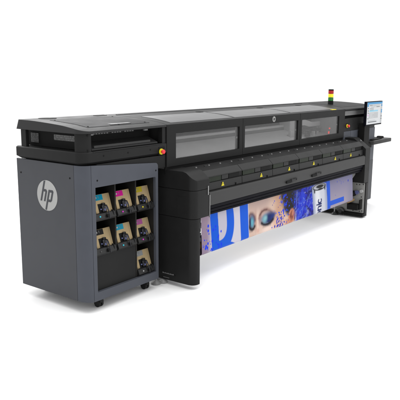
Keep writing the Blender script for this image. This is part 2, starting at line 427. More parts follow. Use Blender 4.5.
# ---- six curing modules along the front
xs=[5.146,5.812,6.480,7.146,7.812,8.480,9.196]
lx=[5.431,6.216,6.882,7.547,8.208,8.738]
for i in range(6):
    a,b=xs[i]+.003,xs[i+1]-.003
    m = obj('curing_module', B().prism([(3.866,1.030),(3.866,1.160),(3.912,1.2195),(4.135,1.243),(4.135,1.030)],'x',a,b), M['module'], pr, 0.003)
    obj('hood', B().prism([(3.842,1.157),(3.842,1.167),(3.905,1.224),(3.911,1.2215),(3.867,1.160)],'x',a,b), M['module'], m, 0.002)
    obj('lower_face', B().prism([(3.836,1.018),(3.842,1.098),(3.865,1.102),(3.865,1.018)],'x',a,b), M['module'], m, 0.004)
    w=b-a
    obj('inspection_window', B().box(a+.035,a+w*.42,3.856,3.8655,1.103,1.153), M['green'], m)
    obj('shutter', B().box(a+w*.43,a+w*.62,3.852,3.8655,1.104,1.156), M['module'], m, 0.004)
    obj('inspection_window', B().box(a+w*.64,b-.03,3.856,3.8655,1.103,1.153), M['dark'], m)
    lab = obj('warning_label', B().prism([(lx[i]-.025,1.040),(lx[i]+.025,1.040),(lx[i]+.004,1.082),(lx[i]-.004,1.082)],'y',3.8335,3.8365), M['yellow'], m)
    obj('warning_mark', B().prism([(lx[i]-.003,1.052),(lx[i]+.003,1.052),(lx[i]+.004,1.070),(lx[i]-.004,1.070)],'y',3.8325,3.8333).box(lx[i]-.003,lx[i]+.003,3.8325,3.8333,1.044,1.049), M['dark'], m)
    for q in (.15,.5,.82):
        x=a+w*q; obj('screw', B().cyl((x,4.06,1.233),(x,4.06,1.243),.011,.008,14), M['grey2'], m)
    obj('clip', B().box(a+w*.36,a+w*.43,4.045,4.065,1.232,1.242), M['beam'], m)
    obj('lip_notch', B().box(a+w*.80,a+w*.80+.006,3.828,3.836,1.018,1.045), M['dark'], m)
# ---- front beam with two latches
obj('front_beam', B().prism([(3.800,.868),(3.800,.992),(3.816,1.012),(4.13,1.012),(4.13,.868)],'x',5.150,9.206), M['beam'], pr, 0.003)
obj('beam_lip', B().prism([(3.812,1.0125),(3.824,1.017),(3.834,1.017),(3.834,1.0125)],'x',5.150,9.206), M['dark'], pr)
for x in (6.79,7.47):
    h = obj('beam_latch', B().prism([(x-.045,.892),(x+.06,.892),(x+.07,.905),(x+.06,.925),(x-.045,.925),(x-.055,.908)],'y',3.780,3.7995), M['dark'], pr, 0.005)
    obj('latch_lever', B().cyl((x+.09,3.80,.915),(x+.09,3.778,.915),.022).prism([(x+.09,.905),(x+.22,.908),(x+.235,.92),(x+.22,.935),(x+.09,.928)],'y',3.780,3.799), M['roof'], h, 0.004)
    obj('latch_pin', B().cyl((x+.20,3.779,.922),(x+.20,3.772,.922),.014), M['beam'], h)
# dark media exit rails under the beam
for z0,z1,y0 in ((.826,.864,3.822),(.786,.820,3.836),(.752,.780,3.850)):
    obj('exit_rail', B().prism([(y0,z0),(y0,z1-.006),(y0+.006,z1),(3.895,z1),(3.895,z0)],'x',5.150,9.206), M['slot'], pr, 0.003)
obj('exit_guide', B().box(5.16,9.2,3.93,4.15,.780,.866), M['dark'], pr)
# ---- left end tower in front
R_t=.075
def towerprof(z0,z1,x0,x1): return B().prism(rrect(x0,x1,3.80,4.285,(R_t,.012,.004,.004)),'z',z0,z1)
t = obj('end_tower', towerprof(.760,1.053,4.88,5.142), M['black'], pr, 0.003)
# cap: flat top that slopes down to the front, rounded in plan
bb=B(); prof=[(3.800,1.145),(3.803,1.155),(3.815,1.168),(3.87,1.212),(3.905,1.236),(3.945,1.246),(4.285,1.243)]
def xl(y): 
    return 4.88+(R_t-math.sqrt(max(0,R_t**2-(3.80+R_t-y)**2)) if y<3.80+R_t else 0)
ysl=sorted(set([3.80+R_t*(1-math.cos(.5*PI*i/7)) for i in range(8)]+[p[0] for p in prof]))
def zc(y):
    for (a,za),(b,zb) in zip(prof,prof[1:]):
        if y<=b: return za+(zb-za)*(y-a)/(b-a)
    return prof[-1][1]
T=[];U=[]
for y in ysl:
    T.append([bb.bm.verts.new((x,y,zc(y))) for x in (xl(y),5.142)]); U.append([bb.bm.verts.new((x,y,1.057)) for x in (xl(y),5.142)])
for k in range(len(ysl)-1):
    F=bb.bm.faces.new
    F((T[k][0],T[k][1],T[k+1][1],T[k+1][0])); F((U[k][1],U[k][0],U[k+1][0],U[k+1][1])); F((T[k][0],T[k+1][0],U[k+1][0],U[k][0])); F((T[k+1][1],T[k][1],U[k][1],U[k+1][1]))
bb.bm.faces.new((T[0][1],T[0][0],U[0][0],U[0][1])); bb.bm.faces.new((T[-1][0],T[-1][1],U[-1][1],U[-1][0]))
obj('tower_cap', bb, M['black'], pr, 0.006, 3)
lowp = obj('lower_panel', towerprof(.050,.756,4.88,4.992), M['black'], pr, 0.003)
obj('back_panel', B().box(4.882,5.14,4.287,4.62,.05,1.19), M['black2'], pr)
# recessed access door outline on the tower side
obj('access_door', B().box(4.8775,4.8805,3.905,4.02,.768,.985), M['black'], t, 0.001)
obj('edge_strip', B().box(5.143,5.151,3.796,3.806,.745,.985), M['steel'], t)
obj('edge_strip', B().box(5.108,5.120,3.793,3.799,.99,1.085), M['steel'], t)
# fine print low on the side, too small to read
xk=4.222
for k in range(13):
    w=.006+.007*((k*7)%5)/4
    obj('print_mark', B().box(4.8785,4.8805,xk-w,xk,.117,.126 if k%3 else .130), M['white'] if k<1 else M['faint'], lowp); xk-=w+.0025
xk=4.215
for k in range(7):
    w=.007+.005*((k*5)%3)/2
    obj('print_mark', B().box(4.879,4.8802,xk-w,xk,.072,.079), M['faint'], lowp); xk-=w+.003
obj('lock', B().cyl((4.8805,4.055,.122),(4.876,4.055,.122),.009), M['dark'], lowp)
# clamps and rollers showing between tower and banner
for z0,z1,mm in ((.56,.752,'dark'),(.60,.665,'grey'),(.52,.555,'grey2'),(.455,.50,'plate')):  # dark block enlarged to cover the see-through gap beside the banner
    obj('media_clamp', B().box(4.995,5.165 if mm!='dark' else 5.170,3.922 if mm!='dark' else 3.930,3.965,z0,z1), M[mm], pr, 0.004)
obj('tension_roller', B().cyl((4.995,3.975,.40),(5.20,3.975,.40),.045), M['tan'], pr)
obj('take_up_tube', B().cyl((5.205,4.05,.42),(9.1,4.05,.42),.05), M['grey2'], pr)
obj('media_clamp', B().box(4.995,5.10,3.92,3.96,.23,.33), M['dark'], pr)
# feet by the tower
def foot(x,y,mat,stem=False):
    f=obj('levelling_foot', B().lathe((x,y,0),((.052,0),(.055,.012),(.046,.026),(.022,.042),(.014,.05))), mat, pr)
    obj('stem', B().cyl((x,y,.05),(x,y,.20 if stem else .09),.012), M['steel'], f)
foot(4.812,4.262,M['foot']); foot(4.90,4.235,M['foot']); 
# ---- right end tower
obj('end_tower', B().prism([(3.80,.02),(3.80,.566),(4.15,.566),(4.15,.03)],'x',9.305,9.392), M['black'], pr, 0.004)
obj('end_tower', B().prism([(3.80,.570),(3.80,1.105),(3.805,1.118),(4.00,1.262),(4.03,1.268),(4.16,1.268),(4.16,.570)],'x',9.212,9.392), M['black'], pr, 0.004)
obj('cap_bolt', B().cyl((9.29,3.93,1.222),(9.29,3.922,1.235),.014), M['steel'], pr)
pl = obj('end_plate', B().box(9.288,9.302,3.815,4.60,.075,.560), M['plate'], pr, 0.003)
for y,z in ((3.84,.54),(3.86,.335),(3.90,.53),(3.95,.53),(3.84,.11),(3.88,.10),(3.99,.10)):
    screw(pl,(9.288,y,z),M['beam'],(-1,0,0),.010)
obj('base_bar', B().box(9.235,9.39,3.802,4.62,.022,.072), M['black2'], pr, 0.004)
mb = obj('roll_motor', B().box(9.15,9.285,3.86,4.04,.135,.225), M['black2'], pr, 0.01)
for a,b,c_ in ((3.84,3.86,.30),(4.04,4.06,.33)): obj('motor_bracket', B().box(9.20,9.284,a,b,.14,c_), M['black2'], mb, 0.004)
obj('drive_shaft', B().cyl((9.0,3.99,.38),(9.284,3.99,.38),.045), M['black2'], mb)
obj('drive_hub', B().cyl((9.245,3.93,.405),(9.284,3.93,.405),.032), M['bluechip'], mb)
obj('roll_core', B().cyl((9.02,3.97,.285),(9.24,3.97,.285),.022), M['tan'], mb)
obj('shaft_knob', B().cyl((9.288,3.86,.43),(9.262,3.86,.43),.026), M['grey'], mb)
obj('gusset', B().prism([(9.02,.742),(9.30,.742),(9.02,.60)],'y',3.950,3.962), M['grey2'], pr)
obj('black_panel', B().box(9.0,9.21,4.10,4.148,.40,.866), M['dark'], pr)  # black chassis panel at the banner's right end
fx = obj('transport_wheel', B().cyl((9.24,4.19,.066),(9.30,4.19,.066),.066), M['footdk'], pr, 0.006)
obj('wheel_hub', B().cyl((9.232,4.19,.066),(9.308,4.19,.066),.03), M['beam'], fx)
foot(9.24,4.285,M['footdk'],True)
# ---- right housing and slate cabinet
obj('electronics_cabinet', B().prism(rrect(9.41,10.46,4.152,5.08,(.004,.07,.05,.004)),'z',.102,1.362), M['slate'], pr, 0.004)
obj('filler_panel', B().box(9.152,9.408,4.155,5.0,.60,1.362), M['slate'], pr, 0.003)
obj('tray_shade', B().box(10.245,10.40,4.149,4.152,.12,.80), M['slate2'], pr)  # darker sheet painting the keyboard tray's shadow on the cabinet front
obj('canopy_body', B().prism(rrect(9.152,10.46,4.152,5.09,(.001,r_c,.06,.001)),'z',1.364,1.562), M['black'], pr, 0.006)
obj('canopy_core', B().box(9.18,10.38,4.24,5.0,1.562,1.69), M['dark'], pr)
obj('vent_shelf', B().box(9.165,10.02,4.20,4.238,1.602,1.676), M['grey2'], pr, 0.003)
obj('corner_post', B().box(10.10,10.45,4.17,4.24,1.562,1.690), M['black'], pr, 0.006)
obj('corner_post', B().box(9.153,9.166,4.155,4.24,1.562,1.690), M['black'], pr, 0.002)
obj('canopy_roof', roof(9.152,10.46,4.15,5.09,1.690,0,r_c), M['roof'], pr, 0.010, 3)
obj('roof_panel', on_roof(9.26,10.30,4.27,4.85), M['roofpan'], pr, 0.002, 1)
estop(9.248, 1.447, 0.8)
# ---- signal tower
st = obj('signal_tower', B().lathe((9.455,4.55,1.755),((.044,0),(.044,.063),(.040,.066))), M['dark'], pr)
for z,nm,mt in ((1.822,'green_lamp','sign_green'),(1.878,'yellow_lamp','sign_yellow'),(1.934,'red_lamp','sign_red')):
    obj(nm, B().lathe((9.455,4.55,z),((.039,0),(.043,.003),(.043,.051),(.039,.054))), M[mt], st)
obj('lamp_cap', B().lathe((9.455,4.55,1.989),((.043,0),(.043,.012),(.036,.018))), M['dark'], st)
# ---- monitor on its post
obj('monitor_post', B().box(9.665,9.875,4.03,4.13,1.03,1.47), M['black2'], pr, 0.006)
obj('post_bracket', B().box(9.70,9.84,4.128,4.152,1.20,1.34), M['black'], pr)
mo = obj('monitor', B().box(9.628,10.292,4.0,4.045,1.427,1.818), M['slot'], pr, 0.006)
def scr(name,x0,x1,z0,z1,m,d=0): obj(name, B().box(x0,x1,3.9962-d,3.999-d,z0,z1), M[m], mo)
scr('screen',9.648,10.272,1.450,1.805,'screen')
scr('header_bar',9.648,10.272,1.772,1.805,'screenblue',.003)
scr('side_bar',10.215,10.272,1.455,1.770,'screenpanel',.003)
scr('menu_block',9.648,9.70,1.735,1.770,'screenblue',.003)
scr('title_row',9.74,10.17,1.742,1.764,'screenpanel',.003)
scr('title_row',9.80,9.99,1.722,1.734,'screenpanel',.003)
scr('text_row',10.02,10.16,1.722,1.732,'screendark',.003)
scr('text_row',9.74,9.84,1.752,1.758,'screendark',.006)
scr('selected_row',9.74,10.09,1.652,1.676,'screensky',.003)
scr('list_panel',9.73,10.10,1.545,1.640,'screenpanel',.003)
for z in (1.70,1.660,1.625,1.590,1.535): scr('list_icon',9.680,9.702,z,z+.018,'screendark' if z!=1.590 else 'screenpink',.003)
for z in (1.705,1.68,1.62,1.60,1.58,1.56): scr('text_row',9.75,9.88+.05*math.sin(z*90),z,z+.006,'screendark' if z>1.65 else 'screen',.006)
scr('status_row',9.70,10.05,1.480,1.494,'screendark',.003)
scr('status_row',9.70,9.99,1.505,1.515,'screenpanel',.003)
for z in (1.735,1.655,1.625): scr('side_button',10.222,10.265,z,z+.024,'screenblue',.006)
scr('side_button',10.225,10.262,1.56,1.575,'screendark',.006)
scr('side_button',10.225,10.262,1.52,1.532,'screendark',.006)
# ---- keyboard tray
tr = obj('keyboard_tray', B().prism(rrect(10.02,10.90,4.03,4.36,(.09,.02,.02,.02)),'z',1.085,1.148), M['module'], pr, 0.010, 3)
obj('keyboard', B().box(10.20,10.62,4.10,4.24,1.149,1.162), M['black2'], tr, 0.004)
obj('mouse', B().prism([(10.74,1.149),(10.74,1.160),(10.77,1.178),(10.84,1.176),(10.87,1.160),(10.87,1.149)],'y',4.16,4.25), M['black2'], tr, 0.012, 3)
obj('tray_arm', B().box(10.06,10.30,4.15,4.36,1.02,1.084).box(9.88,10.06,4.06,4.15,1.06,1.12), M['black2'], tr, 0.006)
# the print zone is brightened by unseen lamps added with the lights below
# ================================================================== INK CABINET
ic = thing('ink_cabinet', 'slate grey ink cabinet on black casters at the left, with open bays and round badge', 'cabinet', (4.29, 4.63, 0))
corner=[(3.735+.075*(1-math.sin(a)), 4.145+.145*(1-math.cos(a))) for a in [.5*PI*i/10 for i in range(11)]]  # from front to side
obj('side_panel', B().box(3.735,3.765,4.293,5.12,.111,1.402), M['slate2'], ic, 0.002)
cp=list(reversed(corner)) # starts at side (3.735,4.29)
obj('corner_panel', B().prism(cp+[(3.81,4.175),(3.765,4.290)][0:2],'z',.111,1.402), M['slate'], ic, 0.002)
# frame outline with rounded upper right corner and a gently falling top edge
ro=[]; rx,rz,rr=4.724,1.338,.035
ro=[(rx-rr+rr*math.cos(a), rz-rr+rr*math.sin(a)) for a in [.5*PI*i/6 for i in range(7)]]
outer=[(3.813,.111),(4.724,.111)]+ro+[(3.813,1.402)]
inn=[(3.860,.195),(4.688,.195)]+[(4.688-.012+.012*math.cos(a),1.196-.012+.012*math.sin(a)) for a in [.5*PI*i/6 for i in range(7)]]+[(3.860,1.196)]
obj('front_frame', B().ring(outer,inn,'y',4.145,4.180), M['slate'], ic, 0.002)
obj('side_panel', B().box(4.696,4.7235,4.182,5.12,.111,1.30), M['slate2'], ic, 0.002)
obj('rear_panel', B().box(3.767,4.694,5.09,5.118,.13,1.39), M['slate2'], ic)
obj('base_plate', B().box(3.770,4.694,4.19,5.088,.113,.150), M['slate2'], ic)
obj('top_plate', B().box(3.770,4.694,4.19,5.088,1.255,1.27), M['black2'], ic)
# bays
obj('bay_liner', B().box(3.83,4.694,4.62,4.64,.16,1.25), M['liner'], ic)
for a,b in ((3.832,3.855),(4.6885,4.6945)): obj('bay_liner', B().box(a,b,4.182,4.618,.16,1.25), M['liner'], ic)
obj('bay_liner', B().box(3.857,4.690,4.182,4.618,1.205,1.24), M['liner'], ic)
obj('bay_divider', B().box(4.140,4.158,4.185,4.618,.54,1.203), M['liner'], ic, 0.002)
obj('bay_divider', B().box(4.424,4.442,4.185,4.618,.18,1.203), M['liner'], ic, 0.002)
obj('blank_plate', B().box(3.862,4.422,4.186,4.20,.190,.535), M['blank'], ic, 0.003)
X0=[3.862,4.160,4.444]; X1=[4.138,4.422,4.686]
ZT=[.872,.536,.202]
bays=[(0,0,'cyan'),(0,1,'magenta'),(0,2,'yellow'),(1,0,'black'),(1,1,'lcyan'),(1,2,'lmagenta'),(2,2,'grey')]
for r,c,k in bays:
    z=ZT[r]; a,b=X0[c]+.002,X1[c]-.002
    tyy = obj('ink_tray', B().prism([(4.172,z-.004),(4.158,z+.016),(4.178,z+.062),(4.20,z+.066),(4.21,z+.03),(4.618,z+.018),(4.618,z-.004)],'x',a,b), M['tray'], ic, 0.003)
    xm=X0[c]+.068
    obj('status_light', B().cyl((xm,4.166,z+.038),(xm-.0,4.160,z+.040),.0075,.007,14), LED[k], tyy)
    obj('tray_hook', B().prism([(4.160,z+.018),(4.143,z+.022),(4.140,z+.036),(4.152,z+.048),(4.168,z+.05)],'x',xm+.078,xm+.102), M['dark'], tyy, 0.003)
    obj('tray_rib', B().prism([(4.161,z+.030),(4.168,z+.058),(4.178,z+.075),(4.20,z+.075),(4.19,z+.03)],'x',b-.030,b-.022), M['module'], tyy)
for p in ((3.885,1.260),(4.690,1.262)): screw(ic,(p[0],4.145,p[1]),M['dark'])
for y,z in ((5.06,1.265),(4.345,1.28)): screw(ic,(3.735,y,z),M['dark'],(-1,0,0))
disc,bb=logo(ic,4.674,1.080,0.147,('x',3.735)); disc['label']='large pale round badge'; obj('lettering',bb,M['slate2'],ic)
def caster(x,y):
    c=obj('caster', B().lathe((x,y,.098),((.030,0),(.034,.006),(.034,.012))).prism([(y-.035,.052),(y-.030,.10),(y+.035,.10),(y+.045,.06),(y+.02,.045)],'x',x-.022,x+.022), M['rubber'], ic, 0.004)
    for dx in (-.030,.006): obj('wheel', B().cyl((x+dx,y+.012,.040),(x+dx+.024,y+.012,.040),.040), M['rubber'], c, 0.006)
caster(3.965,4.24); caster(4.625,4.24); caster(3.965,5.0); caster(4.625,5.0)

# ================================================================== INK BOXES
Y0,Y1=4.198,4.262; HB=.205
def on_face(t,d=0):
    """point on the leaning front face; t along the face from the bottom, d out of it"""
    ln=math.hypot(Y1-Y0,HB); ny,nz=-HB/ln,(Y1-Y0)/ln
    return Y0+(Y1-Y0)*t+ny*d, HB*t+nz*d
def slab(x0,x1,t0,t1,d0,d1):
    p=[on_face(t0,d0),on_face(t1,d0),on_face(t1,d1),on_face(t0,d1)]
    return p
names=dict(cyan=('tan ink box with deep cyan label in the upper left bay','cyan'),magenta=('tan ink box with vivid magenta label in the upper middle bay','magenta'),
  yellow=('tan ink box with mustard yellow label in the upper right bay','yellow'),black=('tan ink box with black label, directly above the blank plate at left','black'),
  lcyan=('tan ink box with cyan label in the second row, below the magenta one','cyan'),lmagenta=('tan ink box with dusty pink label, below the yellow one','pink'),
  grey=('tan ink box with grey label alone in the bottom row','grey'))
def make_box(loc):
    t=thing('ink_box','x','ink box',loc,'ink boxes in the cabinet bays')
    # local coordinates: x from the left edge of the box, z from its base (shifted by loc)
    lx,_,lz=loc
    def add(nm,prof,x0,x1,mat,par,bev=0.0):
        return obj(nm,B().prism([(y,z+lz) for y,z in prof],'x',x0+lx,x1+lx),mat,par,bev)
    W=.212
    add('carton',[(Y0,0),(Y1,HB),(Y1+.22,HB-.085),(Y0+.22,-.0)],0,W,M['kraft'],t,.003)
    add('colour_label',slab(0,0,.74,.985,.0003,.0018),.004,.118,L['cyan'],t)
    add('label_print',slab(0,0,.83,.90,.0018,.0024),.022,.040,M['faint'],t).data.materials[0]=M['white']
    add('label_print',slab(0,0,.83,.94,.0018,.0024),.060,.066,M['faint'],t)
    fl_=add('carton_flap',slab(0,0,.02,.98,.0003,.0015),W-.022,W-.004,M['kraft'],t)
    add('spout_opening',slab(0,0,.08,.58,.0004,.0022),.036,.134,M['dark'],t,.001)
    cn=add('connector',slab(0,0,.20,.50,.003,.024),.068,.122,M['connector'],t,.006)
    add('connector_tab',slab(0,0,.30,.36,.004,.012),.052,.067,M['bluechip'],cn,.002)
    add('connector_tab',slab(0,0,.30,.40,.004,.012),.124,.140,M['bluechip'],cn,.002)
    add('connector_tab',slab(0,0,.24,.33,.0245,.030),.082,.098,M['bluechip'],cn,.002)
    add('connector_cap',slab(0,0,.50,.60,.004,.018),.082,.112,M['module'],cn,.004)
    p=lambda x,y,z:(x+lx,y,z+lz)
    y_,z_=on_face(.38,.026)
    obj('hose',B().tube([p(.104,y_+.012,z_+.02),p(.106,y_-.012,z_+.022),p(.108,y_-.024,z_+.002),p(.110,4.158,.045),p(.111,4.146,.018),p(.111,4.146,-.010)],.0062),M['connector'],t)
    return t
def copy_tree(o,parent=None):
    c=o.copy(); C.objects.link(c); c.parent=parent
    for ch in list(o.children): copy_tree(ch,c)
    return c
BX=[3.926,4.199,4.475]
proto=None
for r,c,k in bays:
    loc=(BX[c],0,ZT[r]+.024)
    if proto is None: b_=proto=make_box(loc)
    else:
        b_=copy_tree(proto); b_.location=loc
        for ch in b_.children:
            if ch.name.startswith('colour_label'):
                ch.data=ch.data.copy(); ch.data.materials[0]=L[k]
    b_['label']=names[k][0]

# ================================================================== PRINTED BANNER
def sstep(a,b,x): 
    t=np.clip((x-a)/(b-a),0,1); return t*t*(3-2*t)
def ell(x,z,cx,cz,rx,rz,rot=0.0,soft=.25):
    c,s=math.cos(rot),math.sin(rot); u=((x-cx)*c+(z-cz)*s)/rx; v=(-(x-cx)*s+(z-cz)*c)/rz
    d=np.sqrt(u*u+v*v); return 1-sstep(1-soft,1+soft,d)
def seg(x,z,pts,w,soft=.006):
    d=np.full(x.shape,9.0)
    for (ax,az),(bx,bz) in zip(pts,pts[1:]):
        l2=(bx-ax)**2+(bz-az)**2+1e-12
        t=np.clip(((x-ax)*(bx-ax)+(z-az)*(bz-az))/l2,0,1)
        d=np.minimum(d,np.hypot(x-ax-t*(bx-ax),z-az-t*(bz-az)))
    return 1-sstep(w-soft,w+soft,d)
def vnoise(x,z,seed):
    """smooth value noise"""
    xi=np.floor(x).astype(np.int64); zi=np.floor(z).astype(np.int64); fx=x-xi; fz=z-zi
    fx=fx*fx*(3-2*fx); fz=fz*fz*(3-2*fz)
    def h(i,j):
        v=np.sin(i*127.1+j*311.7+seed*74.7)*43758.5453; return v-np.floor(v)
    return (h(xi,zi)*(1-fx)+h(xi+1,zi)*fx)*(1-fz)+(h(xi,zi+1)*(1-fx)+h(xi+1,zi+1)*fx)*fz
def fbm(x,z,seed):
    return .5*vnoise(x,z,seed)+.3*vnoise(x*2.1,z*2.1,seed+1)+.2*vnoise(x*4.3,z*4.3,seed+2)
def srgb(*c): return np.array([((v/255+.055)/1.055)**2.4 if v>10 else v/3294.6 for v in c])
def put(img,mask,col,a=1.0):
    m=(mask*a)[...,None]; return img*(1-m)+srgb(*col)*m
def artwork(x,z):  # shapes and slants unprojected from image pixels onto the banner plane
    img=np.empty(x.shape+(3,)); img[:]=srgb(226,222,232)
    # lavender wash on the left edge, pale ground behind the letters
    img=put(img,1-sstep(5.22,5.36,x),(176,158,178))
    img=put(img,(1-sstep(5.2,5.6,x))*sstep(.5,.75,z),(186,166,180),.5)
    blue=(14,116,232)
    # big letters sheared to their image pixels: a bowl-over-bowl letter and an upright
    xl_=x+.11*(z-.70)
    def sup(cx,cz,rx,rz,p):      # super-ellipse, right half only
        return np.where(xl_>cx,1-sstep(.98,1.02,(np.abs((xl_-cx)/rx)**p+np.abs((z-cz)/rz)**p)**(1/p)),0)
    stem=sstep(5.286,5.294,xl_)*(1-sstep(5.47,5.48,xl_))
    big=np.maximum(stem,np.maximum(sup(5.45,.62,.292,.36,2.2),sup(5.45,.14,.40,.235,2.2)))
    big=np.where((xl_>5.45)&(z<.36)&(xl_<5.60)&(z>.28),1,big)
    img=put(img,big,blue)
    counter=np.where(xl_>5.432,np.maximum(sup(5.40,.66,.198,.255,3.0),0),0)*sstep(5.426,5.436,xl_)
    img=put(img,counter,(214,210,222))
    img=put(img,sstep(5.864,5.872,xl_)*(1-sstep(6.036,6.044,xl_)),blue)
    # ---- face
    fm=sstep(6.064,6.070,x+.09*(z-.55))*(1-sstep(7.18,7.24,x))
    skin=np.empty(x.shape+(3,)); skin[:]=srgb(232,206,192)
    skin=put(skin,ell(x,z,6.35,.74,.36,.14,0,.8),(206,184,178),.8)              # forehead
    skin=put(skin,ell(x,z,6.74,.62,.12,.26,0.2,.7),(216,174,146),.8)            # temple
    skin=put(skin,ell(x,z,6.60,.62,.10,.10,0,.8),(236,212,196),.6)
    skin=put(skin,ell(x,z,6.27,.42,.055,.16,0,.7),(250,228,214),.9)             # nose bridge
    skin=put(skin,ell(x,z,6.53,.31,.18,.085,0,.6),(254,234,224),.95)            # cheek
    skin=put(skin,ell(x,z,6.78,.36,.16,.10,0,.7),(240,200,176),.7)
    skin=put(skin,ell(x,z,6.225,.47,.028,.11,.1,.9),(186,140,128),.6)           # nose sides
    skin=put(skin,ell(x,z,6.325,.50,.026,.075,-.2,.9),(188,140,130),.6)
    skin=put(skin,ell(x,z,6.285,.36,.03,.03,0,.8),(224,170,156),.5)
    # right eye: brow, socket, lid, lashes
    brow=[(6.300,.515),(6.315,.548),(6.356,.583),(6.41,.597),(6.475,.594),(6.54,.570),(6.60,.532)]
    skin=put(skin,seg(x,z,brow,.018,.032),(140,84,80),.7); skin=put(skin,seg(x,z,brow[1:5],.008,.018),(84,44,48),.7)
    skin=put(skin,ell(x,z,6.49,.485,.150,.070,.06,.55),(70,110,160),.8)
    skin=put(skin,ell(x,z,6.545,.470,.105,.066,.10,.55),(12,46,120),.95)
    skin=put(skin,ell(x,z,6.625,.492,.06,.030,.45,.7),(24,66,146),.8)
    skin=put(skin,ell(x,z,6.435,.478,.052,.046,.15,.8),(150,206,214),.9)
    skin=put(skin,ell(x,z,6.45,.492,.030,.022,.15,.9),(186,220,224),.5)
    lash=[(6.362,.440),(6.40,.420),(6.45,.407),(6.51,.403),(6.57,.413),(6.63,.446)]
    skin=put(skin,seg(x,z,lash,.017,.018),(12,14,34),.95)
    skin=put(skin,seg(x,z,[(6.41,.432),(6.46,.424),(6.51,.424)],.003,.007),(150,186,220),.5)
    for k in range(7):
        ex=6.41+.025*k; skin=put(skin,seg(x,z,[(ex,.402),(ex-.012+.005*k,.374)],.005,.010),(26,26,50),.5)
    # left eye, partly hidden by the letter
    skin=put(skin,seg(x,z,[(6.065,.578),(6.105,.598),(6.15,.588),(6.195,.545),(6.205,.51)],.018,.030),(104,56,58),.8)
    skin=put(skin,ell(x,z,6.135,.495,.065,.085,.15,.55),(40,92,148),.9)
    skin=put(skin,ell(x,z,6.148,.488,.032,.055,.15,.7),(130,200,214),.9)
    skin=put(skin,ell(x,z,6.098,.50,.018,.06,.15,.8),(14,34,84),.8)
    skin=put(skin,seg(x,z,[(6.075,.452),(6.10,.425),(6.145,.402),(6.185,.405),(6.205,.43)],.018,.018),(12,14,32),.95)
    for k in range(4):
        ex=6.10+.025*k; skin=put(skin,seg(x,z,[(ex,.405),(ex-.018,.372)],.005,.010),(26,26,50),.5)
    img=img*(1-fm[...,None])+skin*fm[...,None]
    # hair with strands
    edge=6.80+.12*np.clip((.72-z)/.24,0,1)+.05*(fbm(x*9,z*9,3)-.5)
    hm=sstep(-.06,.06,x-edge)*(1-sstep(7.18,7.24,x))*sstep(.40,.50,z+ .5*(x-6.98)*(x<7.2))
    st=fbm(x*46+z*20,z*6,9)
    img=put(img,hm,(40,26,22)); img=put(img,hm*sstep(.45,.75,st)*(1-sstep(6.9,7.1,x)),(104,66,48),.7); img=put(img,sstep(6.98,7.14,x)*hm,(16,12,14),.8)
    # ear
    img=put(img,ell(x,z,7.10,.405,.085,.100,-.3,.20),(226,160,128))
    img=put(img,ell(x,z,7.105,.41,.05,.070,-.3,.4),(132,62,52),.85)
    img=put(img,ell(x,z,7.13,.44,.025,.04,-.3,.5),(226,160,132),.8)
    img=put(img,(1-sstep(7.0,7.16,x))*sstep(6.92,6.98,x)*(1-sstep(.36,.40,z)),(222,168,140))
    # ---- blue splash of paint
    sm=sstep(7.13,7.26,x+.12*(fbm(x*7,z*7,21)-.5))*(1-sstep(8.17,8.175,x))
    base=np.empty(img.shape); base[:]=srgb(14,40,200)
    wx=x+.10*(fbm(x*5,z*5,31)-.5); wz=z+.16*(fbm(x*6,z*6,37)-.5)
    f1=fbm(wx*8+wz*6,wz*9-wx*4,33)
    base=put(base,sstep(.46,.58,f1),(44,78,220)); base=put(base,(1-sstep(.30,.42,f1)),(10,14,128))
    f3=1-np.abs(fbm(wx*7-wz*4,wz*8,61)-.5)*18
    base=put(base,np.clip(f3,0,1),(130,160,240),.6)
    f2=fbm(x*30,z*30,51); base=put(base,sstep(.72,.80,f2),(214,220,246),.6)
    base=put(base,sstep(7.40,7.60,x)*sstep(.48,.62,fbm(wx*6,wz*5,77)),(178,184,226),.75)
    base=put(base,(1-sstep(7.22,7.36,x))*sstep(.55,.7,z),(48,70,150),.6)
    base=put(base,sstep(7.58,7.66,x)*sstep(.70,.74,z),(34,92,196),.9)
    img=img*(1-sm[...,None])+base*sm[...,None]
    # splashes across cheek and hair
    rs=np.random.RandomState(5)
    for k in range(190):
        cx=6.60+.62*rs.rand()**.8; cz=.30+.48*rs.rand()
        if cx<6.78 and rs.rand()<.4: continue
        if cx>6.98 and rs.rand()<.7: continue
        r=.005+.009*rs.rand()**2; c=[(20,70,226),(40,100,240),(14,44,176)][k%3]
        img=put(img,ell(x,z,cx,cz,r*(.7+.6*rs.rand()),r*(1+.8*rs.rand()),rs.rand()*3,.3),c)
    for k in range(26):
        cx=6.80+.07*rs.randn(); cz=.34+.03*rs.randn(); r=.006+.009*rs.rand()
        img=put(img,ell(x,z,cx,cz,r,r*1.3,0,.3),(20,56,200))
    for k in range(18):
        cx=6.89+.03*rs.randn(); cz=.56+.09*rs.randn(); r=.006+.010*rs.rand()
        img=put(img,ell(x,z,cx,cz,r,r*1.3,0,.3),(26,88,236))
    for k in range(42):
        cx=5.15+.36*rs.rand(); cz=.32+.30*rs.rand()**1.5; r=.005+.011*rs.rand()**2
        img=put(img,ell(x,z,cx,cz,r,r*1.2,0,.3),(24,84,248))
    # ---- white can with dark rim
    slope=(z-.72)*.10
    x0_=x; x=x+.20*(z-.68)
    cm=sstep(7.645,7.655,x)*(1-sstep(8.085,8.095,x))*(1-sstep(.735,.75,z+.12*((x-7.87)/.22)**2*.25))
    can=np.empty(img.shape); can[:]=srgb(222,224,234)
    u=(x-7.87)/.22
    can=put(can,sstep(.45,1.0,np.abs(u)),(168,176,204),.85); can=put(can,ell(x,z,7.80,.45,.07,.4,0,.7),(246,247,252),.8)
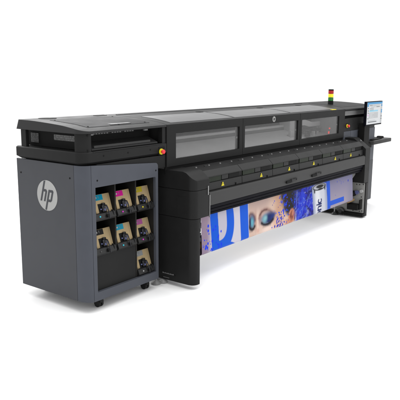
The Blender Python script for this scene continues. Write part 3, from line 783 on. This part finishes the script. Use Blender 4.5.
    can=put(can,ell(x,z,7.87,.688,.20,.050,0,.12),(70,74,84)); can=put(can,ell(x,z,7.87,.690,.17,.036,0,.15),(210,212,220))
    can=put(can,ell(x,z,7.89,.693,.115,.024,0,.3),(16,18,26)); can=put(can,ell(x,z,7.90,.655,.075,.012,0,.3),(30,32,40))
    can=put(can,ell(x,z,7.72,.64,.02,.03,0,.4)+ell(x,z,8.03,.66,.02,.035,0,.4),(40,44,54),.9)
    x=x0_; ink=(30,52,120)
    # rotated lettering ...onic reading upwards
    def gl(pts,w=.0125): 
        return seg(x,z,pts,w,.004)
    xa,xb=7.848,7.946   # x-height runs from xb (baseline, right) to xa (left)
    arc=lambda cx,cz,rx,rz,a0,a1:[(cx+rx*math.cos(a0+(a1-a0)*i/10),cz+rz*math.sin(a0+(a1-a0)*i/10)) for i in range(11)]
    xm=(xa+xb)/2; rr=(xb-xa)/2
    txt=gl(arc(xm,.484,rr,.030,2.45,2.45+4.5))                                   # c
    txt=np.maximum(txt,gl([(xa,.436),(xb,.436)])); txt=np.maximum(txt,gl([(xa-.036,.436),(xa-.028,.436)]))   # i
    txt=np.maximum(txt,gl([(xa,.352),(xb,.352)])); txt=np.maximum(txt,gl([(xb,.404),(xa+.030,.404)]+arc(xa+.030,.379,.028,.025,.5*PI,1.5*PI)[1:])) # n
    txt=np.maximum(txt,gl(arc(xm,.296,rr,.032,0,2*PI)))                          # o
    can=put(can,txt,ink)
    img=img*(1-cm[...,None])+can*cm[...,None]
    # ---- blue frame and lavender field at the right
    xr=x+.15*(z-.76); rm=sstep(8.086,8.092,xr); img=put(img,rm,(12,108,226))
    fld=sstep(8.188,8.194,xr)*np.maximum(sstep(.424,.430,z),sstep(8.662,8.667,xr))
    fld=np.maximum(fld, sstep(8.188,8.194,xr)*(1-sstep(.352,.358,z)))
    g=np.clip((z-.30)/.45,0,1)  # printed gradient, with some shade painted into its darker top
    lav=np.empty(img.shape); lav[:]=srgb(190,180,192)
    lav=put(lav,g,(136,136,172),.9); lav=put(lav,sstep(8.75,8.95,x),(150,150,178),.5)
    img=img*(1-fld[...,None])+lav*fld[...,None]
    img=put(img,ell(x,z,8.835,.655,.014,.018,0,.3),(30,50,200))
    for k in range(7):
        cx=8.21+.5*rs.rand(); cz=.45+.25*rs.rand(); img=put(img,ell(x,z,cx,cz,.006,.008,0,.4),(60,80,215))
    return img
def banner():
    xb0,xb1=5.128,8.985; nx=900
    # profile: hangs straight from the exit, then turns back under itself towards the take-up tube
    prof=[]; vs=[]
    zt,zb,r=.80,.335,.034
    for i in range(95): prof.append((3.9,zt+(zb-zt)*i/94))
    for i in range(1,17):
        a=.5*PI*i/16*1.5; prof.append((3.9+r*(1-math.cos(a)),zb-r*math.sin(a)))
    ly,lz=prof[-1]
    for i in range(1,9): prof.append((ly+.055*i/8,lz+.06*i/8))
    # arc length gives the printed height (so that the picture does not bend with the sheet)
    s=[0]
    for (a,b),(c,d) in zip(prof,prof[1:]): s.append(s[-1]+math.hypot(c-a,d-b))
    P=np.array(prof); Sv=zt-np.array(s)
    xs_=np.linspace(xb0,xb1,nx)
    X,V=np.meshgrid(xs_,Sv); X=X+(.05+.12*(X-xb0)/(xb1-xb0))*(.72-V);   # sheet sheared sideways to meet its edges in image pixels
    Yv=np.repeat(P[:,0][:,None],nx,1); Zv=np.repeat(P[:,1][:,None],nx,1)
    # faint waves of hanging film
    wav=.004*np.sin(X*2.1+.6)+.002*np.sin(X*5.3)
    Yv=Yv+wav*np.clip((zt-Zv)/.3,0,1)
    nr=len(prof)
    co=np.stack([X-6.98,Yv-3.9,Zv-.30],-1).reshape(-1,3)
    idx=np.arange(nr*nx).reshape(nr,nx)
    q=np.stack([idx[:-1,:-1],idx[1:,:-1],idx[1:,1:],idx[:-1,1:]],-1).reshape(-1,4)
    me=bpy.data.meshes.new('printed_banner'); me.from_pydata(co.tolist(),[],q.tolist())
    img=artwork(X,V)**1.25*.60   # ink on film: well below paper white
    col=np.concatenate([np.clip(img,0,1),np.ones(img.shape[:2]+(1,))],-1).reshape(-1)
    at=me.color_attributes.new('print_colour','FLOAT_COLOR','POINT'); at.data.foreach_set('color',col.astype(np.float32))
    for p in me.polygons: p.use_smooth=True
    m,nt,b=new_mat('glossy_printed_film')
    a=nt.nodes.new('ShaderNodeAttribute'); a.attribute_type='GEOMETRY'; a.attribute_name='print_colour'
    nt.links.new(a.outputs['Color'],b.inputs['Base Color'])
    b.inputs['Roughness'].default_value=.35; b.inputs['Specular IOR Level'].default_value=.06
    me.materials.append(m)
    o=bpy.data.objects.new('printed_banner',me); C.objects.link(o); o.location=(6.98,3.9,.30)
    sol=o.modifiers.new('thickness','SOLIDIFY'); sol.thickness=.0012; sol.offset=1
    o['label']='printed banner with blue letters, blue eye make-up and white can, hanging below the front beam'
    o['category']='banner'
banner()

# ------------------------------------------------------------------ camera
F_=622.67; P_=.196147; Yw=.651865; Ro=.0069838
fh=Vector((math.cos(Yw),math.sin(Yw),0)); R0=Vector((fh.y,-fh.x,0))
fw=Vector((fh.x*math.cos(P_),fh.y*math.cos(P_),-math.sin(P_))); U0=R0.cross(fw)
R_=R0*math.cos(Ro)+U0*math.sin(Ro); U_=U0*math.cos(Ro)-R0*math.sin(Ro)
cam=bpy.data.cameras.new('camera'); cam.sensor_width=36; cam.lens=F_/400*36; cam.clip_end=2000
co=bpy.data.objects.new('camera',cam); C.objects.link(co)
mt=Matrix((R_,U_,-fw)).transposed().to_4x4(); mt.translation=Vector((0,0,2.2)); co.matrix_world=mt
S.camera=co

# ------------------------------------------------------------------ light: white studio
w=bpy.data.worlds.new('World'); S.world=w; w.use_nodes=True
bg=w.node_tree.nodes['Background']; bg.inputs['Color'].default_value=(1,1,1,1); bg.inputs['Strength'].default_value=1.14
def area(name,loc,target,sx,sy,e):
    l=bpy.data.lights.new(name,'AREA'); l.shape='RECTANGLE'; l.size=sx; l.size_y=sy; l.energy=e
    o=bpy.data.objects.new(name,l); C.objects.link(o); o.location=loc
    o.rotation_euler=(Vector(target)-Vector(loc)).to_track_quat('-Z','Y').to_euler()
    return o
area('overhead_softbox',(6.0,2.4,7.0),(6.0,3.4,0),11,6,430)
area('rear_fill',(7.0,11.0,4.5),(7.0,4.3,.1),10,3,420)  # added lamp that lightens the floor shade under the machine
area('front_softbox',(8.5,-2.5,3.6),(7.2,4.2,.3),6,3,80)
area('print_zone_fill',(6.5,4.24,1.685),(6.5,4.50,1.30),3.2,.04,6.3)  # unseen lamps added to brighten the interior behind the windows
area('print_zone_fill',(8.65,4.24,1.685),(8.65,4.50,1.30),.8,.04,1.5)

S.render.engine='CYCLES'
S.view_settings.view_transform='Standard'; S.view_settings.look='None'; S.view_settings.exposure=0; S.view_settings.gamma=1
S.cycles.transparent_max_bounces=12
S.render.resolution_x=1024; S.render.resolution_y=1024
